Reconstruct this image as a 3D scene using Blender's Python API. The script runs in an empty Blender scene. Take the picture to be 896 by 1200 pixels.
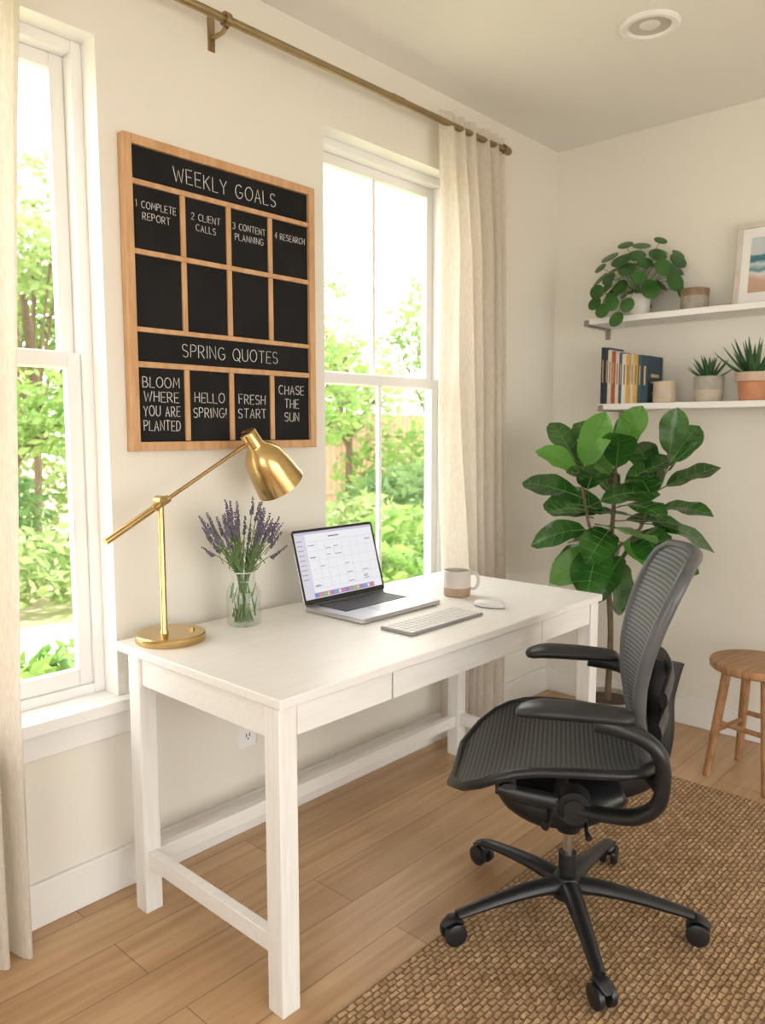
import bpy, bmesh, math, random
from mathutils import Vector, Matrix
random.seed(7)
D=bpy.data; S=bpy.context.scene
V=Vector
pi=math.pi

# ------------------------------------------------------------------ materials
def nd(nt,t,**kw):
    n=nt.nodes.new(t)
    for k,v in kw.items(): setattr(n,k,v)
    return n
def M(name,col,rough=.5,metal=0,col2=None,ns=5,stretch=(1,1,1),bump=0,bs=None,coat=0,spec=None,emis=None,es=1,transl=0,transp=0,detail=4):
    m=D.materials.new(name); m.use_nodes=True; nt=m.node_tree
    b=nt.nodes['Principled BSDF']; out=nt.nodes['Material Output']
    b.inputs['Base Color'].default_value=(*col,1); b.inputs['Roughness'].default_value=rough
    b.inputs['Metallic'].default_value=metal
    if spec is not None: b.inputs['Specular IOR Level'].default_value=spec
    if coat: b.inputs['Coat Weight'].default_value=coat; b.inputs['Coat Roughness'].default_value=.15
    if emis: b.inputs['Emission Color'].default_value=(*emis,1); b.inputs['Emission Strength'].default_value=es
    tc=nd(nt,'ShaderNodeTexCoord'); mp=nd(nt,'ShaderNodeMapping'); mp.inputs['Scale'].default_value=stretch
    nt.links.new(tc.outputs['Object'],mp.inputs['Vector'])
    if col2 or bump:
        n=nd(nt,'ShaderNodeTexNoise'); n.inputs['Scale'].default_value=ns; n.inputs['Detail'].default_value=detail
        nt.links.new(mp.outputs[0],n.inputs['Vector'])
    csock=None
    if col2:
        r=nd(nt,'ShaderNodeValToRGB'); r.color_ramp.elements[0].position=.35; r.color_ramp.elements[1].position=.65
        r.color_ramp.elements[0].color=(*col,1); r.color_ramp.elements[1].color=(*col2,1)
        nt.links.new(n.outputs[0],r.inputs[0]); nt.links.new(r.outputs[0],b.inputs['Base Color']); csock=r.outputs[0]
    if bump:
        if bs:
            n2=nd(nt,'ShaderNodeTexNoise'); n2.inputs['Scale'].default_value=bs; nt.links.new(mp.outputs[0],n2.inputs['Vector'])
        else: n2=n
        bp=nd(nt,'ShaderNodeBump'); bp.inputs['Strength'].default_value=bump; bp.inputs['Distance'].default_value=.01
        nt.links.new(n2.outputs[0],bp.inputs['Height']); nt.links.new(bp.outputs[0],b.inputs['Normal'])
    last=b.outputs[0]
    if transl:
        t=nd(nt,'ShaderNodeBsdfTranslucent'); t.inputs[0].default_value=(*(col2 or col),1)
        if csock: nt.links.new(csock,t.inputs[0])
        mx=nd(nt,'ShaderNodeMixShader'); mx.inputs[0].default_value=transl
        nt.links.new(last,mx.inputs[1]); nt.links.new(t.outputs[0],mx.inputs[2]); last=mx.outputs[0]
    if transp:
        t=nd(nt,'ShaderNodeBsdfTransparent'); mx=nd(nt,'ShaderNodeMixShader'); mx.inputs[0].default_value=transp
        nt.links.new(last,mx.inputs[1]); nt.links.new(t.outputs[0],mx.inputs[2]); last=mx.outputs[0]
    nt.links.new(last,out.inputs[0])
    return m
def glass(name,tint=(1,1,1),f=.3,base=.03):
    m=D.materials.new(name); m.use_nodes=True; nt=m.node_tree; out=nt.nodes['Material Output']
    nt.nodes.remove(nt.nodes['Principled BSDF'])
    t=nd(nt,'ShaderNodeBsdfTransparent'); t.inputs[0].default_value=(*tint,1)
    g=nd(nt,'ShaderNodeBsdfGlossy'); g.inputs['Roughness'].default_value=.04
    lw=nd(nt,'ShaderNodeLayerWeight'); lw.inputs[0].default_value=.5
    pw=nd(nt,'ShaderNodeMath',operation='POWER'); pw.inputs[1].default_value=3; nt.links.new(lw.outputs['Facing'],pw.inputs[0])
    mt=nd(nt,'ShaderNodeMath',operation='MULTIPLY_ADD'); mt.inputs[1].default_value=f; mt.inputs[2].default_value=base
    nt.links.new(pw.outputs[0],mt.inputs[0])
    mx=nd(nt,'ShaderNodeMixShader'); nt.links.new(mt.outputs[0],mx.inputs[0])
    nt.links.new(t.outputs[0],mx.inputs[1]); nt.links.new(g.outputs[0],mx.inputs[2]); nt.links.new(mx.outputs[0],out.inputs[0])
    return m

def brickmat(name,c1,c2,mort,bw,rh,ms,off,rough,bump,noise_st,ncol,nfac,bumpnoise=0,rot=0,big=None,warp=0):
    m=D.materials.new(name); m.use_nodes=True; nt=m.node_tree; b=nt.nodes['Principled BSDF']
    b.inputs['Roughness'].default_value=rough
    tc=nd(nt,'ShaderNodeTexCoord'); mp0=nd(nt,'ShaderNodeMapping'); mp0.inputs['Rotation'].default_value=(0,0,rot)
    nt.links.new(tc.outputs['Object'],mp0.inputs[0])
    br=nd(nt,'ShaderNodeTexBrick'); br.offset=off; br.offset_frequency=2; br.squash=1
    br.inputs['Scale'].default_value=1; br.inputs['Mortar Size'].default_value=ms; br.inputs['Mortar Smooth'].default_value=.3
    br.inputs['Brick Width'].default_value=bw; br.inputs['Row Height'].default_value=rh; br.inputs['Bias'].default_value=0
    br.inputs['Color1'].default_value=(*c1,1); br.inputs['Color2'].default_value=(*c2,1); br.inputs['Mortar'].default_value=(*mort,1)
    if warp:
        nw=nd(nt,'ShaderNodeTexNoise'); nw.inputs['Scale'].default_value=55; nw.inputs['Detail'].default_value=1; nt.links.new(mp0.outputs[0],nw.inputs[0])
        va=nd(nt,'ShaderNodeVectorMath',operation='MULTIPLY_ADD'); va.inputs[1].default_value=(warp,warp,0)
        nt.links.new(nw.outputs['Color'],va.inputs[0]); nt.links.new(mp0.outputs[0],va.inputs[2]); nt.links.new(va.outputs[0],br.inputs['Vector'])
    else: nt.links.new(mp0.outputs[0],br.inputs['Vector'])
    mp=nd(nt,'ShaderNodeMapping'); mp.inputs['Scale'].default_value=noise_st; nt.links.new(mp0.outputs[0],mp.inputs[0])
    n=nd(nt,'ShaderNodeTexNoise'); n.inputs['Scale'].default_value=1; n.inputs['Detail'].default_value=6; n.inputs['Distortion'].default_value=.6
    nt.links.new(mp.outputs[0],n.inputs[0])
    r=nd(nt,'ShaderNodeValToRGB'); r.color_ramp.elements[0].position=.3; r.color_ramp.elements[1].position=.7
    r.color_ramp.elements[0].color=(*ncol,1); r.color_ramp.elements[1].color=(1,1,1,1); nt.links.new(n.outputs[0],r.inputs[0])
    mx=nd(nt,'ShaderNodeMixRGB',blend_type='MULTIPLY'); mx.inputs[0].default_value=nfac
    nt.links.new(br.outputs[0],mx.inputs[1]); nt.links.new(r.outputs[0],mx.inputs[2]); last=mx.outputs[0]
    if big:
        n3=nd(nt,'ShaderNodeTexNoise'); n3.inputs['Scale'].default_value=big; nt.links.new(mp0.outputs[0],n3.inputs[0])
        r3=nd(nt,'ShaderNodeValToRGB'); r3.color_ramp.elements[0].position=.35; r3.color_ramp.elements[1].position=.65
        r3.color_ramp.elements[0].color=(.82,.79,.74,1); r3.color_ramp.elements[1].color=(1,1,1,1); nt.links.new(n3.outputs[0],r3.inputs[0])
        m3=nd(nt,'ShaderNodeMixRGB',blend_type='MULTIPLY'); m3.inputs[0].default_value=.8
        nt.links.new(last,m3.inputs[1]); nt.links.new(r3.outputs[0],m3.inputs[2]); last=m3.outputs[0]
    nt.links.new(last,b.inputs['Base Color'])
    ad=nd(nt,'ShaderNodeMath',operation='MULTIPLY_ADD'); ad.inputs[1].default_value=bumpnoise
    inv=nd(nt,'ShaderNodeMath',operation='SUBTRACT'); inv.inputs[0].default_value=1; nt.links.new(br.outputs['Fac'],inv.inputs[1])
    nt.links.new(n.outputs[0],ad.inputs[0]); nt.links.new(inv.outputs[0],ad.inputs[2])
    bp=nd(nt,'ShaderNodeBump'); bp.inputs['Strength'].default_value=bump; bp.inputs['Distance'].default_value=.006
    nt.links.new(ad.outputs[0],bp.inputs['Height']); nt.links.new(bp.outputs[0],b.inputs['Normal'])
    return m

wallM=M('wall_paint',(.80,.775,.705),.9,bump=.06,ns=180)
ceilM=M('ceiling_paint',(.84,.82,.785),.95,bump=.05,ns=160)
trimM=M('trim_white',(.83,.825,.81),.45,col2=(.86,.855,.84),ns=3)
winM=M('window_vinyl',(.86,.86,.86),.35,col2=(.88,.88,.88),ns=3)
floorM=brickmat('oak_floor',(.66,.45,.265),(.54,.355,.20),(.27,.17,.095),1.5,.165,.0016,.37,.36,.25,(1.6,26,1),(.68,.58,.47),.8,.15,0,2.2)
rugM=brickmat('jute_weave',(.66,.47,.285),(.50,.335,.19),(.29,.185,.10),.028,.0155,.0028,.5,.95,1.0,(60,60,60),(.62,.54,.45),.85,1.2,0,9,.012)
deskM=M('whitewashed_wood',(.81,.80,.78),.36,col2=(.85,.845,.83),ns=5,stretch=(1,14,14),bump=.03)
deskM2=M('whitewashed_wood_leg',(.79,.78,.755),.45,col2=(.85,.845,.83),ns=6,stretch=(14,14,1),bump=.03)
gapM=M('dark_gap',(.16,.14,.12),.9,col2=(.1,.1,.1))
brass=M('brushed_brass',(.56,.39,.17),.24,1,col2=(.62,.45,.21),ns=30,stretch=(1,1,8),bump=.02)
rodM=M('antique_brass',(.36,.27,.15),.35,1,col2=(.42,.32,.18),ns=12)
oakF=M('oak_frame',(.52,.29,.135),.5,col2=(.62,.38,.20),ns=8,stretch=(6,6,1.2),bump=.03)
chalkB=M('chalkboard',(.008,.008,.009),.8,col2=(.013,.013,.014),ns=6,spec=.25)
chalk=M('chalk',(.72,.72,.70),.95,col2=(.5,.5,.49),ns=90)
blackP=M('black_plastic',(.010,.011,.013),.38,col2=(.014,.015,.018),ns=20,bump=.02)
armM=M('arm_pad_black',(.012,.013,.016),.4,col2=(.017,.018,.021),ns=20)
chrome=M('steel',(.6,.6,.62),.25,1,col2=(.65,.65,.66))
linen=M('linen_curtain',(.74,.68,.60),.95,col2=(.82,.77,.70),ns=60,stretch=(3,3,.6),bump=.15,transl=.5)
leafM=M('fig_leaf',(.014,.066,.010),.26,col2=(.04,.14,.022),ns=7,bump=.12,bs=18,coat=.25,transl=.10)
leafM2=M('fig_leaf_young',(.08,.25,.03),.3,col2=(.13,.34,.05),ns=7,bump=.12,bs=18,coat=.2,transl=.2)
veinM=M('leaf_vein',(.13,.27,.07),.5,col2=(.10,.23,.05))
bark=M('bark',(.10,.065,.04),.85,col2=(.15,.11,.07),ns=30,bump=.3)
pileaM=M('pilea_leaf',(.018,.080,.012),.33,col2=(.042,.15,.024),ns=12,coat=.15,transl=.10)
stemM=M('green_stem',(.10,.18,.05),.6,col2=(.14,.24,.06))
succM=M('succulent_leaf',(.02,.072,.028),.45,col2=(.055,.14,.052),ns=20)
soil=M('soil',(.06,.04,.03),.95,col2=(.1,.07,.05),ns=60,bump=.5)
whiteC=M('white_ceramic',(.76,.74,.70),.4,col2=(.80,.78,.75))
grayC=M('gray_stoneware',(.29,.26,.22),.7,col2=(.38,.34,.29),ns=40,bump=.1)
brownC=M('brown_stoneware',(.20,.125,.075),.7,col2=(.26,.18,.11),ns=40,bump=.1)
concC=M('concrete_pot',(.32,.30,.26),.8,col2=(.42,.40,.36),ns=25,bump=.15)
terra=M('terracotta',(.48,.20,.10),.8,col2=(.54,.26,.15),ns=20)
creamC=M('cream_ceramic',(.48,.40,.30),.6,col2=(.55,.47,.37),ns=20)
alum=M('aluminium',(.54,.54,.56),.3,.9,col2=(.58,.58,.6))
darkS=M('laptop_bezel',(.008,.008,.010),.3,col2=(.010,.010,.012))
keyB=M('laptop_keys',(.03,.03,.035),.5,col2=(.04,.04,.045))
keyW=M('white_keys',(.76,.76,.76),.4,col2=(.80,.80,.80))
mouseM=M('mouse_shell',(.66,.66,.67),.3,col2=(.70,.70,.71))
trayM=M('keyboard_tray',(.27,.27,.28),.5,.2,col2=(.31,.31,.32))
stoolW=M('stool_wood',(.28,.14,.06),.45,col2=(.43,.23,.11),ns=7,stretch=(1,9,3),bump=.04)
paneM=glass('window_glass',(1,1,1),.3,.015)
jarM=glass('jar_glass',(.93,.96,.94),.55,.06)

# ------------------------------------------------------------------ mesh builder
class MB:
    def __init__(s): s.v=[]; s.f=[]
    def add(s,vs,fs):
        o=len(s.v); s.v+= [V(p) for p in vs]; s.f+=[tuple(i+o for i in f) for f in fs]; return s
    def box(s,x0,x1,y0,y1,z0,z1):
        vs=[(x0,y0,z0),(x1,y0,z0),(x1,y1,z0),(x0,y1,z0),(x0,y0,z1),(x1,y0,z1),(x1,y1,z1),(x0,y1,z1)]
        return s.add(vs,[(0,3,2,1),(4,5,6,7),(0,1,5,4),(1,2,6,5),(2,3,7,6),(3,0,4,7)])
    def prism(s,pts,z0,z1):
        n=len(pts); vs=[(x,y,z0) for x,y in pts]+[(x,y,z1) for x,y in pts]
        fs=[tuple(reversed(range(n))),tuple(range(n,2*n))]+[(i,(i+1)%n,n+(i+1)%n,n+i) for i in range(n)]
        return s.add(vs,fs)
    def rbox(s,x0,x1,y0,y1,z0,z1,r,k=5):
        pts=[]
        for cx,cy,a in((x1-r,y0+r,-90),(x1-r,y1-r,0),(x0+r,y1-r,90),(x0+r,y0+r,180)):
            for i in range(k+1):
                t=math.radians(a+90*i/k); pts.append((cx+r*math.cos(t),cy+r*math.sin(t)))
        return s.prism(pts,z0,z1)
    def tube(s,pts,r,seg=10,sub=0,up=None,closed=False,cap=True):
        pts=[V(p) for p in pts]; n=len(pts)
        rs=[(x if isinstance(x,tuple) else (x,x)) for x in (r if isinstance(r,list) else [r]*n)]
        if sub:
            P=[];R=[]
            m=n if closed else n-1
            for i in range(m):
                g=(lambda j:(j%n) if closed else max(0,min(n-1,j)))
                a,b,c,d=[pts[g(i+j)] for j in(-1,0,1,2)]; ra,rb=rs[g(i)],rs[g(i+1)]
                for k in range(sub):
                    t=k/sub
                    P.append(.5*((2*b)+(c-a)*t+(2*a-5*b+4*c-d)*t*t+(3*b-a-3*c+d)*t**3)); R.append((ra[0]*(1-t)+rb[0]*t,ra[1]*(1-t)+rb[1]*t))
            if not closed: P.append(pts[-1]);R.append(rs[-1])
            pts,rs,n=P,R,len(P)
        vs=[];fs=[];side=None
        for i in range(n):
            if closed: t=pts[(i+1)%n]-pts[i-1]
            else: t=pts[min(i+1,n-1)]-pts[max(i-1,0)]
            t.normalize()
            if up is not None: side=t.cross(V(up)); 
            else:
                if side is None: side=t.cross(V((0,0,1)) if abs(t.z)<.9 else V((1,0,0)))
                else: side=side-t*side.dot(t)
            side.normalize(); nn=side.cross(t)
            for k in range(seg):
                a=2*pi*k/seg; vs.append(pts[i]+side*math.cos(a)*rs[i][0]+nn*math.sin(a)*rs[i][1])
        m=n if closed else n-1
        for i in range(m):
            for k in range(seg):
                a=i*seg+k;b=i*seg+(k+1)%seg;j=(i+1)%n
                fs.append((a,b,j*seg+(k+1)%seg,j*seg+k))
        if not closed and cap: fs.append(tuple(reversed(range(seg)))); fs.append(tuple(range((n-1)*seg,n*seg)))
        return s.add(vs,fs)
    def lathe(s,prof,c=(0,0,0),seg=32,M_=None):
        vs=[];fs=[];rings=[]
        for r,z in prof:
            if r<1e-6: rings.append([len(vs)]); vs.append(V((0,0,z)))
            else:
                rings.append(list(range(len(vs),len(vs)+seg)))
                for k in range(seg): a=2*pi*k/seg; vs.append(V((r*math.cos(a),r*math.sin(a),z)))
        for A,B in zip(rings,rings[1:]):
            for k in range(seg):
                k2=(k+1)%seg
                if len(A)==1 and len(B)==1: break
                if len(A)==1: fs.append((A[0],B[k2],B[k]))
                elif len(B)==1: fs.append((A[k],A[k2],B[0]))
                else: fs.append((A[k],A[k2],B[k2],B[k]))
        vs=[(M_@v if M_ else v)+V(c) for v in vs]
        return s.add(vs,fs)
    def ell(s,c,rx,ry,rz,seg=10,rings=6,M_=None):
        prof=[(math.sin(pi*i/rings),-math.cos(pi*i/rings)) for i in range(rings+1)]
        prof[0]=(0,-1);prof[-1]=(0,1)
        o=len(s.v); s.lathe(prof,(0,0,0),seg)
        for i in range(o,len(s.v)):
            v=s.v[i]; v=V((v.x*rx,v.y*ry,v.z*rz)); s.v[i]=(M_@v if M_ else v)+V(c)
        return s
    def grid(s,fn,nu,nv):
        vs=[fn(i/nu,j/nv) for j in range(nv+1) for i in range(nu+1)]
        fs=[(j*(nu+1)+i,j*(nu+1)+i+1,(j+1)*(nu+1)+i+1,(j+1)*(nu+1)+i) for j in range(nv) for i in range(nu)]
        return s.add(vs,fs)
    def xf(s,Mx,start=0):
        for i in range(start,len(s.v)): s.v[i]=Mx@s.v[i]
        return s
    def build(s,name,mat,parent=None,smooth=True,bevel=0,ang=35,solid=0,bseg=2,sub=0):
        me=D.meshes.new(name); me.from_pydata([tuple(v) for v in s.v],[],s.f); me.materials.append(mat); me.update()
        bm=bmesh.new(); bm.from_mesh(me); bmesh.ops.recalc_face_normals(bm,faces=bm.faces); bm.to_mesh(me); bm.free()
        o=D.objects.new(name,me); S.collection.objects.link(o)
        if smooth:
            me.polygons.foreach_set('use_smooth',[True]*len(me.polygons)); me.set_sharp_from_angle(angle=math.radians(ang))
        if solid:
            k=o.modifiers.new('solid','SOLIDIFY'); k.thickness=solid; k.offset=0
        if sub:
            k=o.modifiers.new('sub','SUBSURF'); k.levels=sub; k.render_levels=sub
        if bevel:
            k=o.modifiers.new('bev','BEVEL'); k.width=bevel; k.segments=bseg; k.limit_method='ANGLE'; k.angle_limit=math.radians(40)
        if parent: o.parent=parent
        return o
def E(name,loc=(0,0,0),rz=0):
    o=D.objects.new(name,None); o.location=loc; o.rotation_euler=(0,0,math.radians(rz)); o.empty_display_size=.05
    S.collection.objects.link(o); return o

# ------------------------------------------------------------------ room shell
WY=2.04; EX=3.5; CZ=2.68; WT=.17; XW=-1.7; YS=-2.6
w1=(.34,1.105); w2=(1.93,2.715); ZB=.575; ZT=2.385
b=MB()
for x0,x1,z0,z1 in((XW,w1[0],0,CZ),(w1[1],w2[0],0,CZ),(w2[1],EX+WT,0,CZ),(w1[0],w1[1],0,ZB),(w1[0],w1[1],ZT,CZ),(w2[0],w2[1],0,ZB),(w2[0],w2[1],ZT,CZ)):
    b.box(x0,x1,WY,WY+WT,z0,z1)
b.build('wall_north',wallM,smooth=False)
MB().box(EX,EX+WT,YS,WY,0,CZ).build('wall_east',wallM,smooth=False)
b=MB()
for x0,x1,z0,z1 in((XW,-.7,0,CZ),(2.5,EX,0,CZ),(-.7,2.5,2.25,CZ)): b.box(x0,x1,YS-WT,YS,z0,z1)
b.build('wall_south',wallM,smooth=False)
b=MB()
for y0,y1,z0,z1 in((YS,-1.4,0,CZ),(.6,WY,0,CZ),(-1.4,.6,2.2,CZ),(-1.4,.6,0,.6)): b.box(XW-WT,XW,y0,y1,z0,z1)
b.build('wall_west',wallM,smooth=False)
MB().box(XW-WT,EX+WT,YS-WT,WY+WT,-.1,0).build('floor',floorM,smooth=False)
MB().box(XW-WT,EX+WT,YS-WT,WY+WT,CZ,CZ+.15).build('ceiling',ceilM,smooth=False)
def bb(name,x0,x1,y0,y1):
    b=MB(); b.box(x0,x1,y0,y1,0,.125); b.build(name,trimM,bevel=.004)
bb('baseboard_north',XW,EX,WY-.016,WY); bb('baseboard_east',EX-.016,EX,YS,WY-.016)

def window(name,x0,x1,munt=True,so=.045):
    e=E(name,(0,0,0)); b=MB(); y0,y1=WY+.075,WY+WT-.01
    fw=.032
    b.box(x0,x0+fw,y0,y1,ZB,ZT); b.box(x1-fw,x1,y0,y1,ZB,ZT); b.box(x0+fw,x1-fw,y0,y1,ZT-fw,ZT); b.box(x0+fw,x1-fw,y0,y1,ZB,ZB+fw)
    b.build('frame',winM,e,bevel=.003)
    zm=1.535
    for nm,za,zb,ya in(('upper_sash',zm-.02,ZT-fw,y0+.045),('lower_sash',ZB+fw,zm+.022,y0+.012)):
        b=MB(); sw=.04; yb=ya+.03; xa,xb=x0+fw,x1-fw
        b.box(xa,xa+sw,ya,yb,za,zb); b.box(xb-sw,xb,ya,yb,za,zb); b.box(xa+sw,xb-sw,ya,yb,zb-sw,zb); b.box(xa+sw,xb-sw,ya,yb,za,za+sw+.008)
        xm=(xa+xb)/2
        if munt: b.box(xm-.009,xm+.009,ya+.006,yb-.006,za+sw,zb-sw)
        b.build(nm,winM,e,bevel=.003)
        MB().box(xa+sw-.004,xb-sw+.004,ya+.013,ya+.016,za+sw-.004,zb-sw+.004).build(nm+'_glass',paneM,e,smooth=False)
    b=MB(); b.box(x0-.05,x1+.05,WY-so,WY-.0005,ZB-.03,ZB+.004); b.box(x0+.001,x1-.001,WY-.0005,WY+.074,ZB+.0005,ZB+.004)
    b.box(x0-.03,x1+.03,WY-.016,WY-.0005,ZB-.105,ZB-.03)
    b.build('sill',trimM,e,bevel=.002)
    b=MB(); q=.002
    b.box(x0,x0+q,WY-.0002,y0,ZB+.004,ZT); b.box(x1-q,x1,WY-.0002,y0,ZB+.004,ZT); b.box(x0+q,x1-q,WY-.0002,y0,ZT-q,ZT)
    b.build('jamb_returns',trimM,e,smooth=False)
window('window_1',*w1); window('window_2',*w2,so=.028)

# recessed light
e=E('recessed_ceiling_light',(2.63,1.2,CZ))
MB().lathe([(.098,0),(.098,-.006),(.09,-.012),(.074,-.011),(.068,-.004),(.068,-.001)],seg=48).build('trim_ring',trimM,e)
MB().lathe([(.068,-.002),(.05,-.0015),(.034,-.001)],seg=32).build('baffle',M('light_baffle',(.56,.53,.49),.6,col2=(.52,.49,.45)),e)
MB().lathe([(.034,-.001),(.030,-.004),(0,-.006)],seg=32).build('lens',M('light_lens',(.8,.78,.74),.4,col2=(.75,.74,.7)),e)
# outlet
e=E('wall_outlet',(1.56,WY,.345))
MB().rbox(-.036,.036,-.058,.058,0,.006,.006).xf(Matrix.Rotation(pi/2,4,'X')).build('cover_plate',winM,e,bevel=.0015)
b=MB()
for dz in(-.02,.02):
    b.box(-.009,-.005,-.0068,-.005,dz-.004,dz+.008); b.box(.005,.009,-.0068,-.005,dz-.004,dz+.008); b.box(-.003,.003,-.0068,-.005,dz-.013,dz-.008)
b.build('slots',gapM,e,smooth=False)

# curtain rod
e=E('curtain_rod',(0,0,0)); RY=1.962; RZ=2.53
b=MB(); b.tube([(.1,RY,RZ),(2.93,RY,RZ)],.0125,16); b.tube([(2.20,RY,RZ),(2.26,RY,RZ)],.0145,16)
b.lathe([(0,0),(.017,0),(.017,.02),(.012,.03),(0,.032)],(2.93,RY,RZ),16,Matrix.Rotation(pi/2,3,'Y'))
for bx in(1.475,2.915,.15):
    b.tube([(bx,WY-.004,RZ-.03),(bx,RY+.02,RZ-.03),(bx,RY,RZ-.02)],.007,10)
    b.lathe([(0,-.009),(.02,-.009),(.02,.009),(0,.009)],(bx,RY,RZ),20,Matrix.Rotation(pi/2,3,'Y'))
    b.box(bx-.011,bx+.011,WY-.006,WY,RZ-.065,RZ+.03)
b.build('rod',rodM,e)

def curtain(name,x0,x1,x0b,x1b,yc,zt,zb,folds,amp,seed=0,tuck=None):
    rnd=random.Random(seed); ph=[rnd.uniform(-.5,.5) for _ in range(8)]
    def fn(u,v):
        z=zt+(zb-zt)*v
        k=min(1,v*5)
        a=amp*(.35+.65*k)*(1+.25*math.sin(3*v+ph[0]*4+u*5))
        th=2*pi*folds*(u+.022*math.sin(2*pi*u*2+ph[1]*6)+.018*v*math.sin(u*9+ph[2]*8))
        s_=math.sin(th); sh=(abs(s_)**.8)*(1 if s_>0 else -1)
        vv=min(1,v*1.35)
        xa=x0+(x0b-x0)*vv; xb=x1+(x1b-x1)*vv
        x=xa+(xb-xa)*u+.006*math.cos(th*1.0+ph[4])*k
        y0=yc; 
        if tuck:
            w=max(0,min(1,(tuck-x)/.06+.5))*max(0,min(1,(v-.15)/.4)); w=w*w*(3-2*w)
            y0=yc+(2.009-yc)*w; a=a*(1-w)+.014*w
        y=y0+a*sh+.005*math.sin(th*2.3+v*6+ph[3]*5)*k*(0 if tuck else 1)
        return V((x,y,z))
    e=E(name,((x0+x1)/2,yc,0)); b=MB().grid(fn,int(folds*18),60); b.xf(Matrix.Translation(-V(e.location)))
    b.build('fabric',linen,e,ang=80)
curtain('linen_curtain',2.475,2.915,2.585,2.985,1.962,2.575,.012,5.5,.030,1,2.63)
curtain('linen_curtain',.30,.885,.30,.80,1.95,2.575,.012,7.3,.036,5)

# ------------------------------------------------------------------ chalkboard
X0,X1,Z0,Z1=1.158,1.860,1.283,2.149; W=X1-X0; H=Z1-Z0
e=E('chalkboard_planner',(X0,WY,Z0)); T=-.032
MB().box(.01,W-.01,-.020,-.002,.01,H-.01).build('black_panels',chalkB,e,smooth=False)
b=MB(); fr=.03
b.box(0,fr*.85,T,-.001,0,H); b.box(W-fr*.85,W,T,-.001,0,H); b.box(fr*.85,W-fr*.85,T,-.001,0,fr*.85); b.box(fr*.85,W-fr*.85,T,-.001,H-fr*.85,H)
rows=[(.036,.133),(.150,.350),(.367,.597),(.613,.708),(.727,.968)]
def zf(f): return H*(1-f)
gaps=[(.133,.150),(.350,.367),(.597,.613),(.708,.727)]
for a,c in gaps: b.box(fr*.85,W-fr*.85,T+.005,-.004,zf(c),zf(a))
cw=(W-2*fr*.85); nb=.017
cols=[]
for i in range(4):
    cx0=fr*.85+cw*i/4+(nb/2 if i else 0); cx1=fr*.85+cw*(i+1)/4-(nb/2 if i<3 else 0); cols.append((cx0,cx1))
for ri in(1,2,4):
    a,c=rows[ri]
    for i in range(1,4):
        x=fr*.85+cw*i/4; b.box(x-nb/2,x+nb/2,T+.006,-.004,zf(c),zf(a))
b.build('wood_frame',oakF,e,bevel=.0015)
b=MB()
for ri in(1,2,4):
    for c0,c1 in cols: b.tube([((c0+c1)/2,-.020,zf(rows[ri][0])-.006),((c0+c1)/2,-.029,zf(rows[ri][0])-.008),((c0+c1)/2,-.029,zf(rows[ri][0])-.001)],.0018,6)
b.build('card_hooks',blackP,e)
def arc(cx,cy,rx,ry,a0,a1,n=8): return [(cx+rx*math.cos(math.radians(a0+(a1-a0)*i/n)),cy+ry*math.sin(math.radians(a0+(a1-a0)*i/n))) for i in range(n+1)]
F={'A':(.62,[[(0,0),(.3,1),(.6,0)],[(.12,.36),(.5,.36)]]),
'B':(.55,[[(0,0),(0,1)],[(0,1)]+arc(.22,.76,.26,.24,90,-90)+[(0,.52)]+arc(.25,.26,.3,.26,90,-90)+[(0,0)]]),
'C':(.6,[arc(.35,.5,.35,.5,50,310,12)]),
'D':(.6,[[(0,0),(0,1)]+arc(.15,.5,.45,.5,90,-90,10)+[(0,0)]]),
'E':(.5,[[(.5,1),(0,1),(0,0),(.5,0)],[(0,.5),(.42,.5)]]),
'F':(.5,[[(.5,1),(0,1),(0,0)],[(0,.5),(.4,.5)]]),
'G':(.65,[arc(.35,.5,.35,.5,50,330,12)+[(.66,.45),(.38,.45)]]),
'H':(.58,[[(0,0),(0,1)],[(.56,0),(.56,1)],[(0,.5),(.56,.5)]]),
'I':(.08,[[(.04,0),(.04,1)]]),
'K':(.55,[[(0,0),(0,1)],[(.5,1),(0,.42)],[(.15,.58),(.55,0)]]),
'L':(.48,[[(0,1),(0,0),(.48,0)]]),
'M':(.72,[[(0,0),(.08,1),(.36,.3),(.64,1),(.72,0)]]),
'N':(.6,[[(0,0),(0,1),(.58,0),(.58,1)]]),
'O':(.72,[arc(.36,.5,.36,.5,90,450,16)]),
'P':(.52,[[(0,0),(0,1)]+arc(.22,.74,.3,.26,90,-90)+[(0,.48)]]),
'Q':(.74,[arc(.36,.5,.36,.5,90,450,16),[(.45,.25),(.75,-.08)]]),
'R':(.56,[[(0,0),(0,1)]+arc(.22,.74,.3,.26,90,-90)+[(0,.48)],[(.22,.48),(.56,0)]]),
'S':(.5,[arc(.26,.75,.24,.25,30,270,8)+arc(.26,.25,.26,.25,90,-150,8)]),
'T':(.6,[[(0,1),(.6,1)],[(.3,1),(.3,0)]]),
'U':(.58,[[(0,1)]+arc(.29,.3,.29,.3,180,360,8)+[(.58,1)]]),
'W':(.85,[[(0,1),(.2,0),(.42,.8),(.64,0),(.85,1)]]),
'Y':(.58,[[(0,1),(.29,.48),(.58,1)],[(.29,.48),(.29,0)]]),
'!':(.08,[[(.04,1),(.04,.3)],[(.04,.04),(.04,0)]]),
'1':(.2,[[(.0,.8),(.14,1),(.14,0)]]),
'2':(.5,[arc(.25,.74,.24,.26,160,-30,8)+[(0,0),(.5,0)]]),
'3':(.5,[arc(.22,.76,.24,.24,150,-80,8)+arc(.22,.27,.27,.27,80,-150,8)]),
'4':(.5,[[(.36,0),(.36,1),(0,.35),(.5,.35)]]),
' ':(.35,[])}
tb=MB()
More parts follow.
